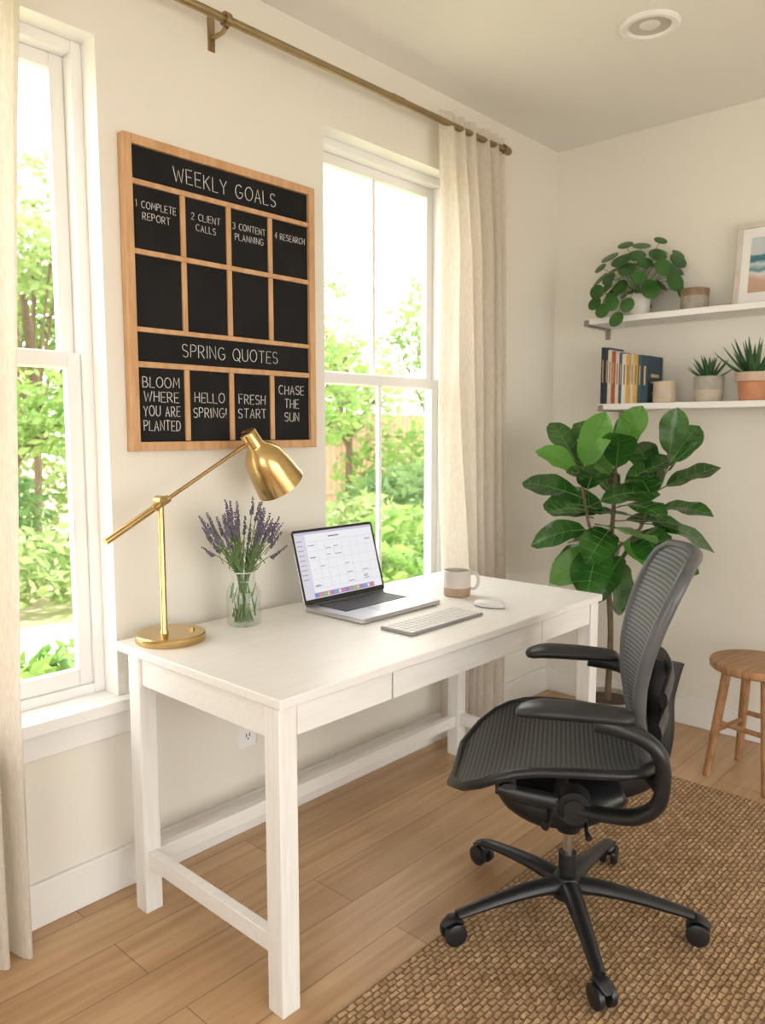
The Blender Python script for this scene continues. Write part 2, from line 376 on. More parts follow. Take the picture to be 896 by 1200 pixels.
def text(s,cx,zc,h,r,wmax=None,sq=1.0):
    sp=.24; w=sum(F[c][0]+sp for c in s)-sp; sc=h*sq
    if wmax and w*sc>wmax: sc=wmax/w
    x=cx-w*sc/2
    for c in s:
        g=F[c]; jz=random.uniform(-.04,.04)*h; sk=random.uniform(-.05,.05)
        for st in g[1]:
            P=[(x+(px+sk*py)*sc,-.0215,zc-h/2+jz+py*h) for px,py in st]
            tb.tube(P,r,5,up=(0,1,0))
        x+=(g[0]+sp)*sc
text('WEEKLY GOALS',W*.50,zf(.084),.040,.0014,.41)
text('SPRING QUOTES',W*.51,zf(.660),.037,.0013,.385)
for i,(l1,l2) in enumerate((('1 COMPLETE','REPORT'),('2 CLIENT','CALLS'),('3 CONTENT','PLANNING'),('4 RESEARCH',None))):
    cx=sum(cols[i])/2
    text(l1,cx,zf(.207),.019,.0010,.128)
    if l2: text(l2,cx,zf(.243),.019,.0010,.12)
for i,ls in enumerate((('BLOOM','WHERE','YOU ARE','PLANTED'),('HELLO','SPRING!'),('FRESH','START'),('CHASE','THE','SUN'))):
    cx=sum(cols[i])/2; h=.029; gp=.045 if i else .0415
    for k,l in enumerate(ls): text(l,cx,zf(.845 if i!=3 else .83)+gp*((len(ls)-1)/2-k),h,.0013,.120)
tb.build('chalk_lettering',chalk,e,smooth=False)

# ------------------------------------------------------------------ desk
DX,DY,DZ=1.066,1.275,.757; DL,DD=1.50,.71
e=E('writing_desk',(DX,DY,0)); L=.053
MB().box(0,DL,0,DD,DZ-.024,DZ).build('desktop',deskM,e,bevel=.003)
b=MB(); lz=DZ-.024
ly=[(.008,.008+L),(.590,.590+L)]; lx=[(.003,.003+L),(DL-.012-L,DL-.012)]
for x in lx:
    for y in ly: b.box(x[0],x[1],y[0],y[1],0,lz)
b.build('legs',deskM2,e,bevel=.003)
b=MB(); az=lz-.078
b.box(lx[0][0]+.008,lx[0][0]+.032,ly[0][1],ly[1][0],az,lz); b.box(lx[1][1]-.034,lx[1][1]-.01,ly[0][1],ly[1][0],az,lz)
b.box(lx[0][1],lx[1][0],ly[1][0]+.02,ly[1][1]-.01,az,lz)
b.box(lx[0][1],lx[1][0],ly[0][0]+.022,ly[0][0]+.034,az,lz)
b.build('apron',deskM,e,bevel=.002)
b=MB(); fx0,fx1=lx[0][1]+.003,lx[1][0]-.003; fw=fx1-fx0
for a,c in((0,.235),(.2385,.7645),(.768,1)): b.box(fx0+fw*a,fx0+fw*c-.002,ly[0][0]+.004,ly[0][0]+.020,az+.004,lz-.004)
b.build('drawer_fronts',deskM,e,bevel=.0015)
b=MB()
for x in(lx[0][0]+.012,lx[1][0]+.012): b.box(x,x+.028,ly[0][1],ly[1][0],.132,.178)
b.box(lx[0][1],lx[1][0],ly[1][0]+.012,ly[1][0]+.040,.125,.170)
b.build('stretchers',deskM,e,bevel=.002)

# ------------------------------------------------------------------ desk lamp
e=E('brass_desk_lamp',(1.182,1.882,DZ))
b=MB(); b.lathe([(0,0),(.094,0),(.096,.003),(.096,.02),(.093,.024),(0,.024)],seg=64)
px,pz=-.02,.395
b.lathe([(.012,.024),(.011,.03),(.009,.034),(.0085,pz),(0,pz+.004)],(px,0,0),20)
b.lathe([(0,-.016),(.013,-.016),(.013,.016),(0,.016)],(px,0,pz),20,Matrix.Rotation(pi/2,3,'X'))
P0=V((-.185,-.0,.297)); P1=V((.29,-.0,.550))
d=(P1-P0).normalized()
b.tube([P0,P0+d*.16],.0095,14); b.tube([P0+d*.155,P1],.0055,12)
b.tube([P0+d*.165,P0+d*.215],.011,14)
b.ell(P1,.013,.013,.013,14,8)
b.tube([P1,P1+V((.012,0,-.006))],.009,12)
b.build('base_pole_arm',brass,e)
ax=V((.60,-.03,-.80)).normalized(); zc=-ax; xa=V((0,1,0)).cross(zc).normalized(); ya=zc.cross(xa)
R=Matrix((xa,ya,zc)).transposed()
top=P1+V((-.012,0,.03))
b=MB().lathe([(0,0),(.024,0),(.026,-.003),(.027,-.05),(.030,-.056),(.044,-.068),(.059,-.092),(.067,-.125),(.074,-.17),(.079,-.205),(.0775,-.206),(.072,-.17),(.064,-.125),(.05,-.085),(.02,-.065),(0,-.065)],top,48,R)
b.build('shade',brass,e,ang=60)
MB().ell(top+ax*.13,.024,.024,.024,16,10).build('bulb',whiteC,e)
MB().tube([(.055,-.02,.024),(.055,-.02,.03)],.008,16).build('switch',brass,e)

# ------------------------------------------------------------------ lavender vase
e=E('lavender_vase',(1.43,1.872,DZ))
MB().lathe([(0,.001),(.046,.001),(.05,.006),(.051,.03),(.051,.10),(.045,.118),(.036,.13),(.034,.14),(.037,.160),(.039,.163)],seg=48).build('glass_jar',jarM,e)
MB().lathe([(.0385,.1615),(.040,.163),(.0385,.1645)],seg=48).build('jar_rim',M('jar_rim',(.75,.78,.76),.1,col2=(.8,.82,.8)),e)
st=MB(); fl=MB(); rnd=random.Random(3)
for i in range(48):
    a=rnd.uniform(0,2*pi); rr=rnd.uniform(.1,1)**.6
    tx=V((math.cos(a)*.135*rr,math.sin(a)*.09*rr,rnd.uniform(.27,.385)-.07*rr*rr))
    bt=V((-math.cos(a)*.030*rr,-math.sin(a)*.030*rr,.01)); nk=V((math.cos(a)*.018,math.sin(a)*.018,.15))
    st.tube([bt,nk,nk.lerp(tx,.5)+V((0,0,.012)),tx],.0014,5,sub=4)
    dr=(tx-nk).normalized(); n=rnd.randint(7,11)
    for k in range(n):
        p=tx+dr*(k*.0068-.03)
        q=1-.5*k/n
        for j in range(4):
            aa=rnd.uniform(0,2*pi); fl.ell(p+V((math.cos(aa),math.sin(aa),rnd.uniform(-.5,.8)))*.0042*q,.0031*q,.0031*q,.0046*q,5,4)
    for k in range(4):
        t=rnd.uniform(.0,.6); p=nk.lerp(tx,t); a2=rnd.uniform(0,2*pi); q=p+V((math.cos(a2)*.02,math.sin(a2)*.02,.03)); st.tube([p,q],[.002,.0005],4)
for i in range(50):
    a=rnd.uniform(0,2*pi); r_=rnd.uniform(0,.04); z_=rnd.uniform(.01,.09); p=V((math.cos(a)*r_,math.sin(a)*r_,z_)); st.tube([p,p+V((rnd.uniform(-.012,.012),rnd.uniform(-.012,.012),.045))],[.0028,.0008],5)
st.build('stems',M('lavender_stem',(.10,.18,.06),.7,col2=(.17,.26,.10)),e); fl.build('flower_spikes',M('lavender_bloom',(.085,.07,.12),.85,col2=(.19,.16,.24),ns=120),e)

# ------------------------------------------------------------------ laptop
e=E('laptop',(1.665,1.602,DZ)); LW,LD=.385,.262
MB().rbox(0,LW,0,LD,.002,.016,.012).build('base',alum,e,bevel=.002)
b=MB(); kx0,kx1,ky0,ky1=.045,LW-.045,.115,.24
MB().box(kx0-.004,kx1+.004,ky0-.004,ky1+.004,.016,.0163).build('key_well',darkS,e,smooth=False)
for r in range(6):
    n=14; kh=(ky1-ky0)/6; kw=(kx1-kx0)/n
    for c in range(n):
        if r==0 and 3<c<9:
            if c==4: b.box(kx0+kw*4+.001,kx0+kw*9-.001,ky0+.0015,ky0+kh-.0015,.0163,.0175)
            continue
        b.box(kx0+kw*c+.001,kx0+kw*(c+1)-.001,ky0+r*kh+.0015,ky0+(r+1)*kh-.0015,.0163,.0175)
b.build('keys',keyB,e,smooth=False)
MB().rbox(LW/2-.07,LW/2+.07,.015,.1,.016,.0163,.005).build('trackpad',M('trackpad',(.42,.42,.44),.35,.6,col2=(.44,.44,.46)),e,smooth=False)
Mx=Matrix.Translation((0,LD-.004,.016))@Matrix.Rotation(math.radians(90-16),4,'X')
LH=.25
MB().rbox(0,LW,0,LH,-.006,0,.012).xf(Mx).build('lid',alum,e,bevel=.001)
MB().rbox(.001,LW-.001,.001,LH-.001,0,.0008,.011).xf(Mx).build('bezel',darkS,e,smooth=False)
def em(name,c,s_=1.0): return M(name,(.02,.02,.02),.3,col2=(.02,.02,.02),emis=c,es=s_)
sx0,sx1,sy0,sy1=.010,LW-.010,.018,LH-.010
MB().box(sx0,sx1,sy0,sy1,.0008,.0011).xf(Mx).build('screen',em('screen_white',(.80,.80,.84),1.0),e,smooth=False)
MB().box(sx0,sx0+.045,sy0,sy1,.0011,.0013).xf(Mx).build('screen_sidebar',em('screen_side',(.68,.65,.74),.95),e,smooth=False)
MB().box(sx0,sx1,sy1-.008,sy1,.0011,.0014).xf(Mx).build('screen_menubar',em('screen_menu',(.60,.54,.66),.9),e,smooth=False)
b=MB()
for i in range(1,8):
    x=sx0+.05+(sx1-sx0-.055)*i/8; b.box(x,x+.0006,sy0+.03,sy1-.035,.0011,.0014)
for i in range(0,6):
    y=sy0+.03+(sy1-sy0-.065)*i/5; b.box(sx0+.05,sx1-.005,y,y+.0006,.0011,.0014)
b.xf(Mx).build('calendar_grid',em('screen_grid',(.56,.56,.64),.8),e,smooth=False)
b=MB(); rnd=random.Random(11)
for i in range(22):
    ci,ri=rnd.randint(0,7),rnd.randint(0,4); x=sx0+.052+(sx1-sx0-.055)*ci/8; y=sy0+.034+(sy1-sy0-.065)*ri/5+rnd.uniform(0,.015)
    b.box(x,x+rnd.uniform(.015,.03),y,y+.0022,.0011,.0015)
for i in range(9): b.box(sx0+.005,sx0+.03,sy1-.03-i*.016,sy1-.028-i*.016,.0013,.0016)
b.box(sx0+.15,sx0+.20,sy1-.024,sy1-.020,.0011,.0015)
b.xf(Mx).build('calendar_entries',em('screen_text',(.22,.22,.3),.7),e,smooth=False)
dock=[(.1,.3,.9),(.9,.3,.2),(.2,.7,.3),(.9,.7,.1),(.5,.2,.7),(.1,.6,.8),(.85,.85,.85),(.9,.2,.4)]
MB().rbox(sx0+.04,sx1-.04,sy0+.002,sy0+.018,.0011,.0014,.003).xf(Mx).build('dock_bar',em('screen_dock',(.45,.3,.52),.8),e,smooth=False)
for k,c in enumerate(dock):
    b=MB()
    for j in range(2):
        x=sx0+.045+(k+j*8)*.0175; b.box(x,x+.011,sy0+.0045,sy0+.0155,.0014,.0017)
    b.xf(Mx).build('dock_icon_%d'%(k+1),em('icon_%d'%k,c,.8),e,smooth=False)

# keyboard / mouse
e=E('wireless_keyboard',(1.662,1.405,DZ))
MB().rbox(0,.355,0,.125,.001,.008,.008).build('tray',trayM,e,bevel=.0015)
b=MB()
for r in range(6):
    n=15
    for c in range(n):
        kw=.345/n; kh=.117/6
        if r==0 and 3<c<10:
            if c==4: b.box(.005+kw*4+.0018,.005+kw*10-.0018,.005,.004+kh-.0012,.008,.011)
            continue
        b.box(.005+kw*c+.0018,.005+kw*(c+1)-.0018,.004+kh*r+.0018,.004+kh*(r+1)-.0018,.008,.011)
b.build('keys',keyW,e,bevel=.0008,bseg=1)
e=E('computer_mouse',(2.125,1.46,DZ),8)
def mf(u,v):
    a=2*pi*u; ph=v*pi/2; r=math.cos(ph)
    x=.031*math.cos(a)*r**.6; y=.056*math.sin(a)*r**.6; z=.005+.021*math.sin(ph)**.8*(1-.25*(y/.056)) 
    return V((x,y,z))
MB().grid(mf,32,10).build('shell',mouseM,e)
MB().lathe([(0,.0005),(.95,.0005),(1,.005)],seg=32).xf(Matrix.Diagonal((.0305,.0555,1,1))).build('base',trayM,e)

# mug
ang=-47.6
e=E('coffee_mug',(2.20,1.65,DZ),ang)
upC=M('mug_white',(.58,.54,.49),.35,col2=(.64,.60,.56)); loC=M('mug_tan',(.38,.27,.18),.6,col2=(.44,.32,.22),ns=30)
MB().lathe([(0,.0),(.043,0),(.047,.004),(.048,.032)],seg=48).build('lower_body',loC,e)
MB().lathe([(.048,.032),(.048,.090),(.046,.092),(.0445,.090),(.044,.01),(0,.008)],seg=48).build('upper_body',upC,e)
MB().tube([(.046,0,.078),(.064,0,.080),(.075,0,.065),(.074,0,.041),(.062,0,.025),(.046,0,.025)],.0058,10,sub=5).build('handle',upC,e)
MB().lathe([(0,.076),(.044,.076)],seg=32).build('coffee',M('coffee',(.06,.03,.015),.2,col2=(.07,.035,.02)),e)

# ------------------------------------------------------------------ shelves
brk=M('bracket_steel',(.30,.28,.25),.4,.8,col2=(.34,.32,.29))
def shelf(name,y1,z1,length=1.3,depth=.215):
    e=E(name,(EX,y1,z1))
    MB().box(-depth,0,-length,0,-.026,0).build('board',trimM,e,bevel=.002)
    b=MB()
    for yy in(-.02,-length+.08):
        b.box(-depth+.002,0,yy-.012,yy+.012,-.033,-.026); b.box(-.006,0,yy-.012,yy+.012,-.075,-.026)
        b.box(-depth-.004,-depth+.002,yy-.012,yy+.012,-.033,-.006)
    b.build('bracket',brk,e,bevel=.001)
shelf('wall_shelf',1.77,1.84); shelf('wall_shelf',1.69,1.458)
SU,SL=1.8403,1.4583

def pot(b,c,rt,rb,h,wall=.006):
    b.lathe([(0,0),(rb,0),(rb+.003,.003),(rt,h-.002),(rt-.001,h),(rt-wall,h),(rt-wall,h-.02),(0,h-.02)],c,36)
def leafgrid(b,B,d,L,W,prof,droop,fold,nl=8,nw=4,tw=0,ribs=None,up=(0,0,1),wave=.0):
    d=V(d).normalized(); up=V(up); side=d.cross(up)
    if side.length<.05: side=d.cross(V((1,0,0)))
    side.normalize(); n=side.cross(d)
    if tw:
        q=Matrix.Rotation(tw,3,d); side=q@side; n=q@n
    dn=-n
    def cen(t): return B+d*L*(t-.12*droop*t*t)+V((0,0,-1))*droop*L*t*t*.5+dn*droop*L*t*t*.3
    def fn(u,v):
        s=(u-.5)*2; w=W/2*prof(v)
        return cen(v)+side*w*s+n*(fold*abs(s)*w+wave*W*math.sin(v*13+s*2)*abs(s)*prof(v))
    b.grid(fn,nw,nl)
    if ribs is not None:
        ribs.tube([cen(t)+n*.0012 for t in(0,.25,.5,.75,.97)],[.0026,.0022,.0017,.0012,.0006],4)
        if W>.08:
            for t in(.22,.38,.54,.7,.84):
                for sg in(-1,1):
                    t2=min(.98,t+.10); w=W/2*prof(t2)*.88
                    ribs.tube([cen(t)+n*.001,cen((t+t2)/2)+side*w*.5*sg+n*(fold*w*.5+.0012),cen(t2)+side*w*sg+n*(fold*w+.0012)],[.0011,.0009,.0005],3)

# pilea
e=E('pilea_plant',(3.385,1.555,SU))
b=MB(); pot(b,(0,0,0),.056,.045,.095); b.build('pot',whiteC,e); MB().lathe([(0,.082),(.05,.082)],seg=24).build('soil',soil,e)
lf=MB(); sm=MB(); rnd=random.Random(5); G=pi*(3-5**.5)
n=36
for i in range(n):
    a=i*G; el=1-1.55*(i+.5)/n
    r=math.sqrt(max(0,1-el*el)) if el>-1 else .3
    rad=rnd.uniform(.75,1.15)
    p=V((math.cos(a)*r*.125*rad,math.sin(a)*r*.190*rad+.005,.165+el*.155*rad))
    if p.x>.08: p.x=.08
    if p.z<.05: p.z=.05+rnd.uniform(0,.03)
    base=V((rnd.uniform(-.02,.02),rnd.uniform(-.02,.02),.09))
    sm.tube([base,base.lerp(p,.5)+V((0,0,.025)),p],.0014,5,sub=3)
    nrm=(p-V((0,0,.06))).normalized()+V((-.65,-.35,.15)); nrm.normalize()
    x_=nrm.cross(V((0,0,1))).normalized(); y_=nrm.cross(x_); Rm=rnd.uniform(.028,.042)
    c=p
    vs=[c-nrm*.004]; 
    for ring,rr,hh in((1,.55,.0),(2,1,-.004)):
        for k in range(14):
            t=2*pi*k/14; vs.append(c+x_*math.cos(t)*Rm*rr+y_*math.sin(t)*Rm*rr*1.08+nrm*hh)
    fs=[(0,1+k,1+(k+1)%14) for k in range(14)]+[(1+k,15+k,15+(k+1)%14,1+(k+1)%14) for k in range(14)]
    lf.add(vs,fs)
for i,(py,pz_) in enumerate(((.13,.055),(.09,.02),(.045,.045),(.02,-.025),(-.03,.03),(.11,.10))):
    p=V((-.155-.004*i,py,pz_)); sm.tube([(-.03,.03,.09),(-.10,p.y*.8,.10),p],.0014,5,sub=3)
    x_=V((0,1,.1*(i%3-1))).normalized(); y_=V((.25,0,1)).normalized(); Rm=rnd.uniform(.028,.036)
    o=[p+x_*math.cos(2*pi*k/14)*Rm+y_*math.sin(2*pi*k/14)*Rm for k in range(14)]
    lf.add([p+V((-.004,0,0))]+o,[(0,1+k,1+(k+1)%14) for k in range(14)])
lf.build('leaves',pileaM,e); sm.build('stems',stemM,e)
# stoneware jar on upper shelf
e=E('ceramic_jar',(3.385,1.305,SU))
MB().lathe([(0,0),(.052,0),(.056,.004),(.057,.06)],seg=36).build('body',grayC,e)
MB().lathe([(.057,.06),(.057,.078),(.0575,.080),(.058,.090),(.054,.093),(.05,.090),(.05,.05),(0,.05)],seg=36).build('rim_band',brownC,e)
# framed print
e=E('framed_beach_print',(3.43,1.165,SU)); PW,PH=.42,.345
Mx=Matrix.Rotation(math.radians(7),4,'Y')
b=MB(); f_=.02
b.box(-.012,.008,-PW,0,.002,f_); b.box(-.012,.008,-PW,0,PH-f_,PH); b.box(-.012,.008,-f_,0,f_,PH-f_); b.box(-.012,.008,-PW,-PW+f_,f_,PH-f_)
b.xf(Mx).build('frame',M('frame_whitewood',(.56,.50,.42),.5,col2=(.66,.61,.54),ns=10),e,bevel=.002)
MB().box(-.002,.004,-PW+f_,-f_,f_,PH-f_).xf(Mx).build('mat_board',M('mat_board',(.82,.82,.81),.8,col2=(.84,.84,.83)),e,smooth=False)
art=D.materials.new('beach_art'); art.use_nodes=True; nt=art.node_tree; bs=nt.nodes['Principled BSDF']; bs.inputs['Roughness'].default_value=.5
tc=nd(nt,'ShaderNodeTexCoord'); sp=nd(nt,'ShaderNodeSeparateXYZ'); nt.links.new(tc.outputs['Object'],sp.inputs[0])
nz=nd(nt,'ShaderNodeTexNoise'); nz.inputs['Scale'].default_value=14; nt.links.new(tc.outputs['Object'],nz.inputs[0])
ma=nd(nt,'ShaderNodeMath',operation='MULTIPLY_ADD'); ma.inputs[1].default_value=.22; nt.links.new(nz.outputs[0],ma.inputs[0])
sc=nd(nt,'ShaderNodeMath',operation='MULTIPLY_ADD'); sc.inputs[1].default_value=1/.24; sc.inputs[2].default_value=-.05/.24-.11
nt.links.new(sp.outputs[2],sc.inputs[0]); nt.links.new(sc.outputs[0],ma.inputs[2])
rp=nd(nt,'ShaderNodeValToRGB'); el=rp.color_ramp.elements
el[0].position=0; el[0].color=(.52,.33,.24,1); el[1].position=1; el[1].color=(.50,.58,.63,1)
for p,c in((.28,(.56,.37,.28)),(.36,(.70,.68,.65)),(.42,(.06,.23,.29)),(.50,(.55,.61,.61)),(.56,(.035,.15,.21)),(.66,(.06,.20,.27)),(.70,(.54,.58,.60))):
    q=el.new(p); q.color=(*c,1)
nt.links.new(ma.outputs[0],rp.inputs[0]); nt.links.new(rp.outputs[0],bs.inputs['Base Color'])
MB().box(-.0035,-.002,-PW+f_+.035,-f_-.035,f_+.04,PH-f_-.04).xf(Mx).build('beach_art',art,e,smooth=False)

# books
e=E('row_of_books',(3.385,1.685,SL))
bc=[(.018,.02,.028),(.03,.05,.085),(.60,.55,.46),(.40,.08,.05),(.62,.54,.42),(.04,.09,.16),(.64,.60,.52),(.56,.32,.06),(.56,.50,.40),(.60,.34,.07),(.03,.10,.13),(.02,.045,.07)]
y=0; rnd=random.Random(2)
hs=[.252,.25,.238,.232,.228,.224,.217,.212,.214,.208,.208,.203]; ths=[.018,.020,.018,.014,.018,.014,.022,.018,.016,.018,.018,.030]
pg=MB()
for i in range(12):
    m=M('book_cover_%d'%(i+1),bc[i],.6,col2=tuple(min(1,c*1.15) for c in bc[i]),ns=30)
    t=ths[i]; h=hs[i]; dp=rnd.uniform(.0,.010)
    b=MB(); b.box(-.085+dp,.07,y-.0025,y,0,h); b.box(-.085+dp,.07,y-t+.001,y-t+.003,0,h); b.box(-.087+dp,-.083+dp,y-t+.001,y,0,h)
    b.build('book_cover_%d'%(i+1),m,e,bevel=.001)
    pg.box(-.083+dp,.068,y-t+.004,y-.004,.003,h-.004)
    dk=i in(0,1,3,5,10,11)
    tt=MB(); tt.box(-.0876+dp,-.087+dp,y-t*.66,y-t*.40,h*.38,h*.78)
    if i==11: tt.box(-.05,.03,y-t+.0003,y-t+.001,h*.55,h*.62); tt.box(-.05,.0,y-t+.0003,y-t+.001,h*.42,h*.46); tt.box(-.04,.03,y-t+.0003,y-t+.001,h*.2,h*.23)
    tt.build('spine_title_%d'%(i+1),M('spine_title_%d'%(i+1),(.60,.42,.22) if dk else (.16,.13,.11),.6,col2=(.5,.34,.16) if dk else (.2,.17,.14)),e,smooth=False)
    y-=t
pg.build('pages',M('book_pages',(.74,.68,.56),.9,col2=(.66,.6,.48),ns=80,stretch=(1,8,1)),e,smooth=False)
# candle cup
e=E('ceramic_candle_cup',(3.335,1.40,SL)); b=MB(); pot(b,(0,0,0),.046,.044,.09,.004); b.build('cup',creamC,e)
MB().lathe([(0,.078),(.041,.078)],seg=24).build('wax',whiteC,e)
def rosette(b,n,L,W,c,el0,el1,rnd):
    for i in range(n):
        a=i*2.4; f=i/n; el_=math.radians(el0+(el1-el0)*f+rnd.uniform(-6,6)); l=L*(1-.25*f)*rnd.uniform(.85,1.1)
        d=V((math.cos(a)*math.cos(el_),math.sin(a)*math.cos(el_),math.sin(el_)))
        if d.x>0: d.x*=.5
        p=V(c); b.tube([p,p+d*l*.35,p+d*l*.7+V((0,0,l*.06)),p+d*l+V((0,0,l*.16))],[(W*.5,W*.28),(W*.5,W*.25),(W*.3,W*.16),(.0006,.0006)],8,sub=3,up=(0,0,1))
e=E('potted_haworthia',(3.375,1.228,SL)); b=MB(); b.lathe([(0,0),(.05,0),(.054,.004),(.059,.05)],seg=36); b.build('pot_base',M('pot_sand',(.46,.40,.31),.8,col2=(.52,.46,.37),ns=30),e)
MB().lathe([(.059,.05),(.061,.105),(.055,.107),(.054,.09),(0,.09)],seg=36).build('pot_top',concC,e)
b=MB(); rosette(b,26,.115,.018,(0,0,.09),18,80,random.Random(4)); b.build('leaves',succM,e)
e=E('potted_aloe',(3.37,1.05,SL)); b=MB(); b.lathe([(0,0),(.046,0),(.05,.004),(.058,.075),(.065,.078),(.067,.112),(.060,.114),(.058,.09),(0,.09)],seg=36); b.build('pot',terra,e)
MB().lathe([(.0675,.079),(.069,.112),(.0675,.1145)],seg=36).build('pot_glaze',M('pot_glaze',(.56,.44,.33),.6,col2=(.50,.36,.25),ns=20),e)
b=MB(); rosette(b,24,.175,.024,(0,0,.09),25,84,random.Random(9)); b.build('leaves',succM,e)

# ------------------------------------------------------------------ fiddle leaf fig
e=E('fiddle_leaf_fig',(2.99,1.45,0)); 
b=MB(); b.lathe([(0,0),(.09,0),(.095,.005),(.115,.22),(.117,.23),(.108,.23),(.106,.21),(0,.21)],seg=40); b.build('pot',grayC,e)
MB().lathe([(0,.212),(.106,.212)],seg=24).build('soil',soil,e)
tr=MB()
tr.tube([(0,0,.2),(.01,0,.5),(-.005,.01,.75),(0,0,1.0),(.01,0,1.22)],[.014,.012,.011,.009,.006],10,sub=4)
tr.tube([(0,.01,.72),(-.07,.06,.92),(-.10,.10,1.16)],[.009,.007,.005],8,sub=4)
tr.tube([(0,0,.75),(.07,-.09,.95),(.09,-.14,1.18)],[.009,.007,.005],8,sub=4)
prof=lambda t: max(.03,(math.sin(pi*min(1,t**.80)))**.62*(.62+.5*t)*(1-.10*math.exp(-((t-.4)/.14)**2)))
lf=MB(); ly_=MB(); rb=MB(); rnd=random.Random(21)
stems=[((-.0,0,.84),(.01,0,1.23)),((-.03,.03,.86),(-.11,.10,1.18)),((.03,-.05,.86),(.07,-.19,1.20))]
for si,(s0,s1) in enumerate(stems):
    s0,s1=V(s0),V(s1); n=16 if si==0 else 14
    for i in range(n):
        f=i/(n-1); a=i*2.399+si*1.3; el_=math.radians(-30+f*98+rnd.uniform(-8,8))
        d=V((math.cos(a)*math.cos(el_),math.sin(a)*math.cos(el_),math.sin(el_)))
        out=V((s1.x,s1.y,0)); d=(d+out*1.8).normalized()
        if d.x>.5: d.x=.3; d.normalize()
        B=s0.lerp(s1,f); L_=rnd.uniform(.24,.31)*(1-.20*f); W_=L_*rnd.uniform(.60,.70)
        if d.z<-.2: L_*=.9
        P=B+d*.045
        tr.tube([B,P],[.003,.0025],5)
        tgt=ly_ if rnd.random()<.14 else lf
        vh=V((-.6,-.5,.6)).normalized()
        leafgrid(tgt,P,d,L_,W_,prof,rnd.uniform(.1,.5),rnd.uniform(.1,.3),10,6,rnd.uniform(-.5,.5),rb,up=(V((0,0,1))+vh*1.5),wave=.05)
tr.build('trunk',bark,e); lf.build('leaves',leafM,e,ang=80); ly_.build('young_leaves',leafM2,e,ang=80); rb.build('leaf_veins',veinM,e)

# ------------------------------------------------------------------ stool
e=E('wooden_stool',(3.11,.905,0),-11)
MB().lathe([(0,.432),(.158,.432),(.166,.438),(.168,.455),(.164,.464),(.12,.467),(0,.466)],seg=56).build('seat',stoolW,e)
b=MB(); R1,R2=.105,.165; lg=[]
for k in range(4):
    a=math.radians(45+90*k); t=V((math.cos(a)*R1,math.sin(a)*R1,.435)); q=V((math.cos(a)*R2,math.sin(a)*R2,0)); lg.append((t,q)); b.tube([t,t.lerp(q,.5),q],[.018,.017,.014],14)
for k in range(4):
    f=.50 if k%2 else .58; b.tube([lg[k][0].lerp(lg[k][1],f),lg[(k+1)%4][0].lerp(lg[(k+1)%4][1],f)],.010,10)
b.build('legs_and_rungs',stoolW,e)

# ------------------------------------------------------------------ rug
e=E('jute_rug',(.5,-1.2,0)); b=MB()
def rf(u,v):
    y=v*2.4; return V((u*2.4,y,.008+.0024*abs(math.sin(pi*y/.0155))))
b.grid(rf,2,620); b.box(0,2.4,0,2.4,.0005,.008)
b.build('weave',rugM,e,ang=80)

# ------------------------------------------------------------------ office chair
e=E('office_chair',(1.832,.99,.0105),119.5)
b=MB()
b.lathe([(0,.062),(.035,.062),(.042,.07),(.042,.105),(.034,.125),(.026,.13),(0,.13)],seg=28)
cs=MB()
for k in range(5):
    a=math.radians(-113.2+72*k); c,s_=math.cos(a),math.sin(a)
    P=[(c*r,s_*r,z) for r,z in((.02,.10),(.10,.102),(.20,.092),(.29,.078),(.325,.072))]
    b.tube(P,[(.030,.024),(.026,.020),(.021,.016),(.018,.013),(.016,.010)],12,sub=3,up=(0,0,1))
    q=V((c*.322,s_*.322,0))
    Rz=Matrix.Rotation(a+random.uniform(-.9,.9),4,'Z'); tm=Matrix.Translation(q)@Rz
    o=len(cs.v)
    for yy in(-.017,.017):
        cs.lathe([(0,-.010),(.022,-.010),(.029,-.007),(.030,0),(.029,.007),(.022,.010),(0,.010)],(.014,yy,.030),24,Matrix.Rotation(pi/2,3,'X'))
    cs.tube([(.014,-.02,.03),(.014,.02,.03)],.006,8); cs.tube([(0,0,.04),(0,0,.078)],.009,10)
    cs.tube([(-.012,0,.05),(.0,0,.064),(.022,0,.066),(.044,0,.05)],[(.012,.005),(.020,.006),(.020,.006),(.010,.004)],10,sub=4,up=(0,0,1))
    cs.xf(tm,o)
b.build('five_star_base',blackP,e); cs.build('casters',blackP,e)
MB().tube([(0,0,.12),(0,0,.19)],.024,20).build('column_sleeve',blackP,e)
MB().tube([(0,0,.18),(0,0,.32)],.0135,20).build('gas_lift',chrome,e)
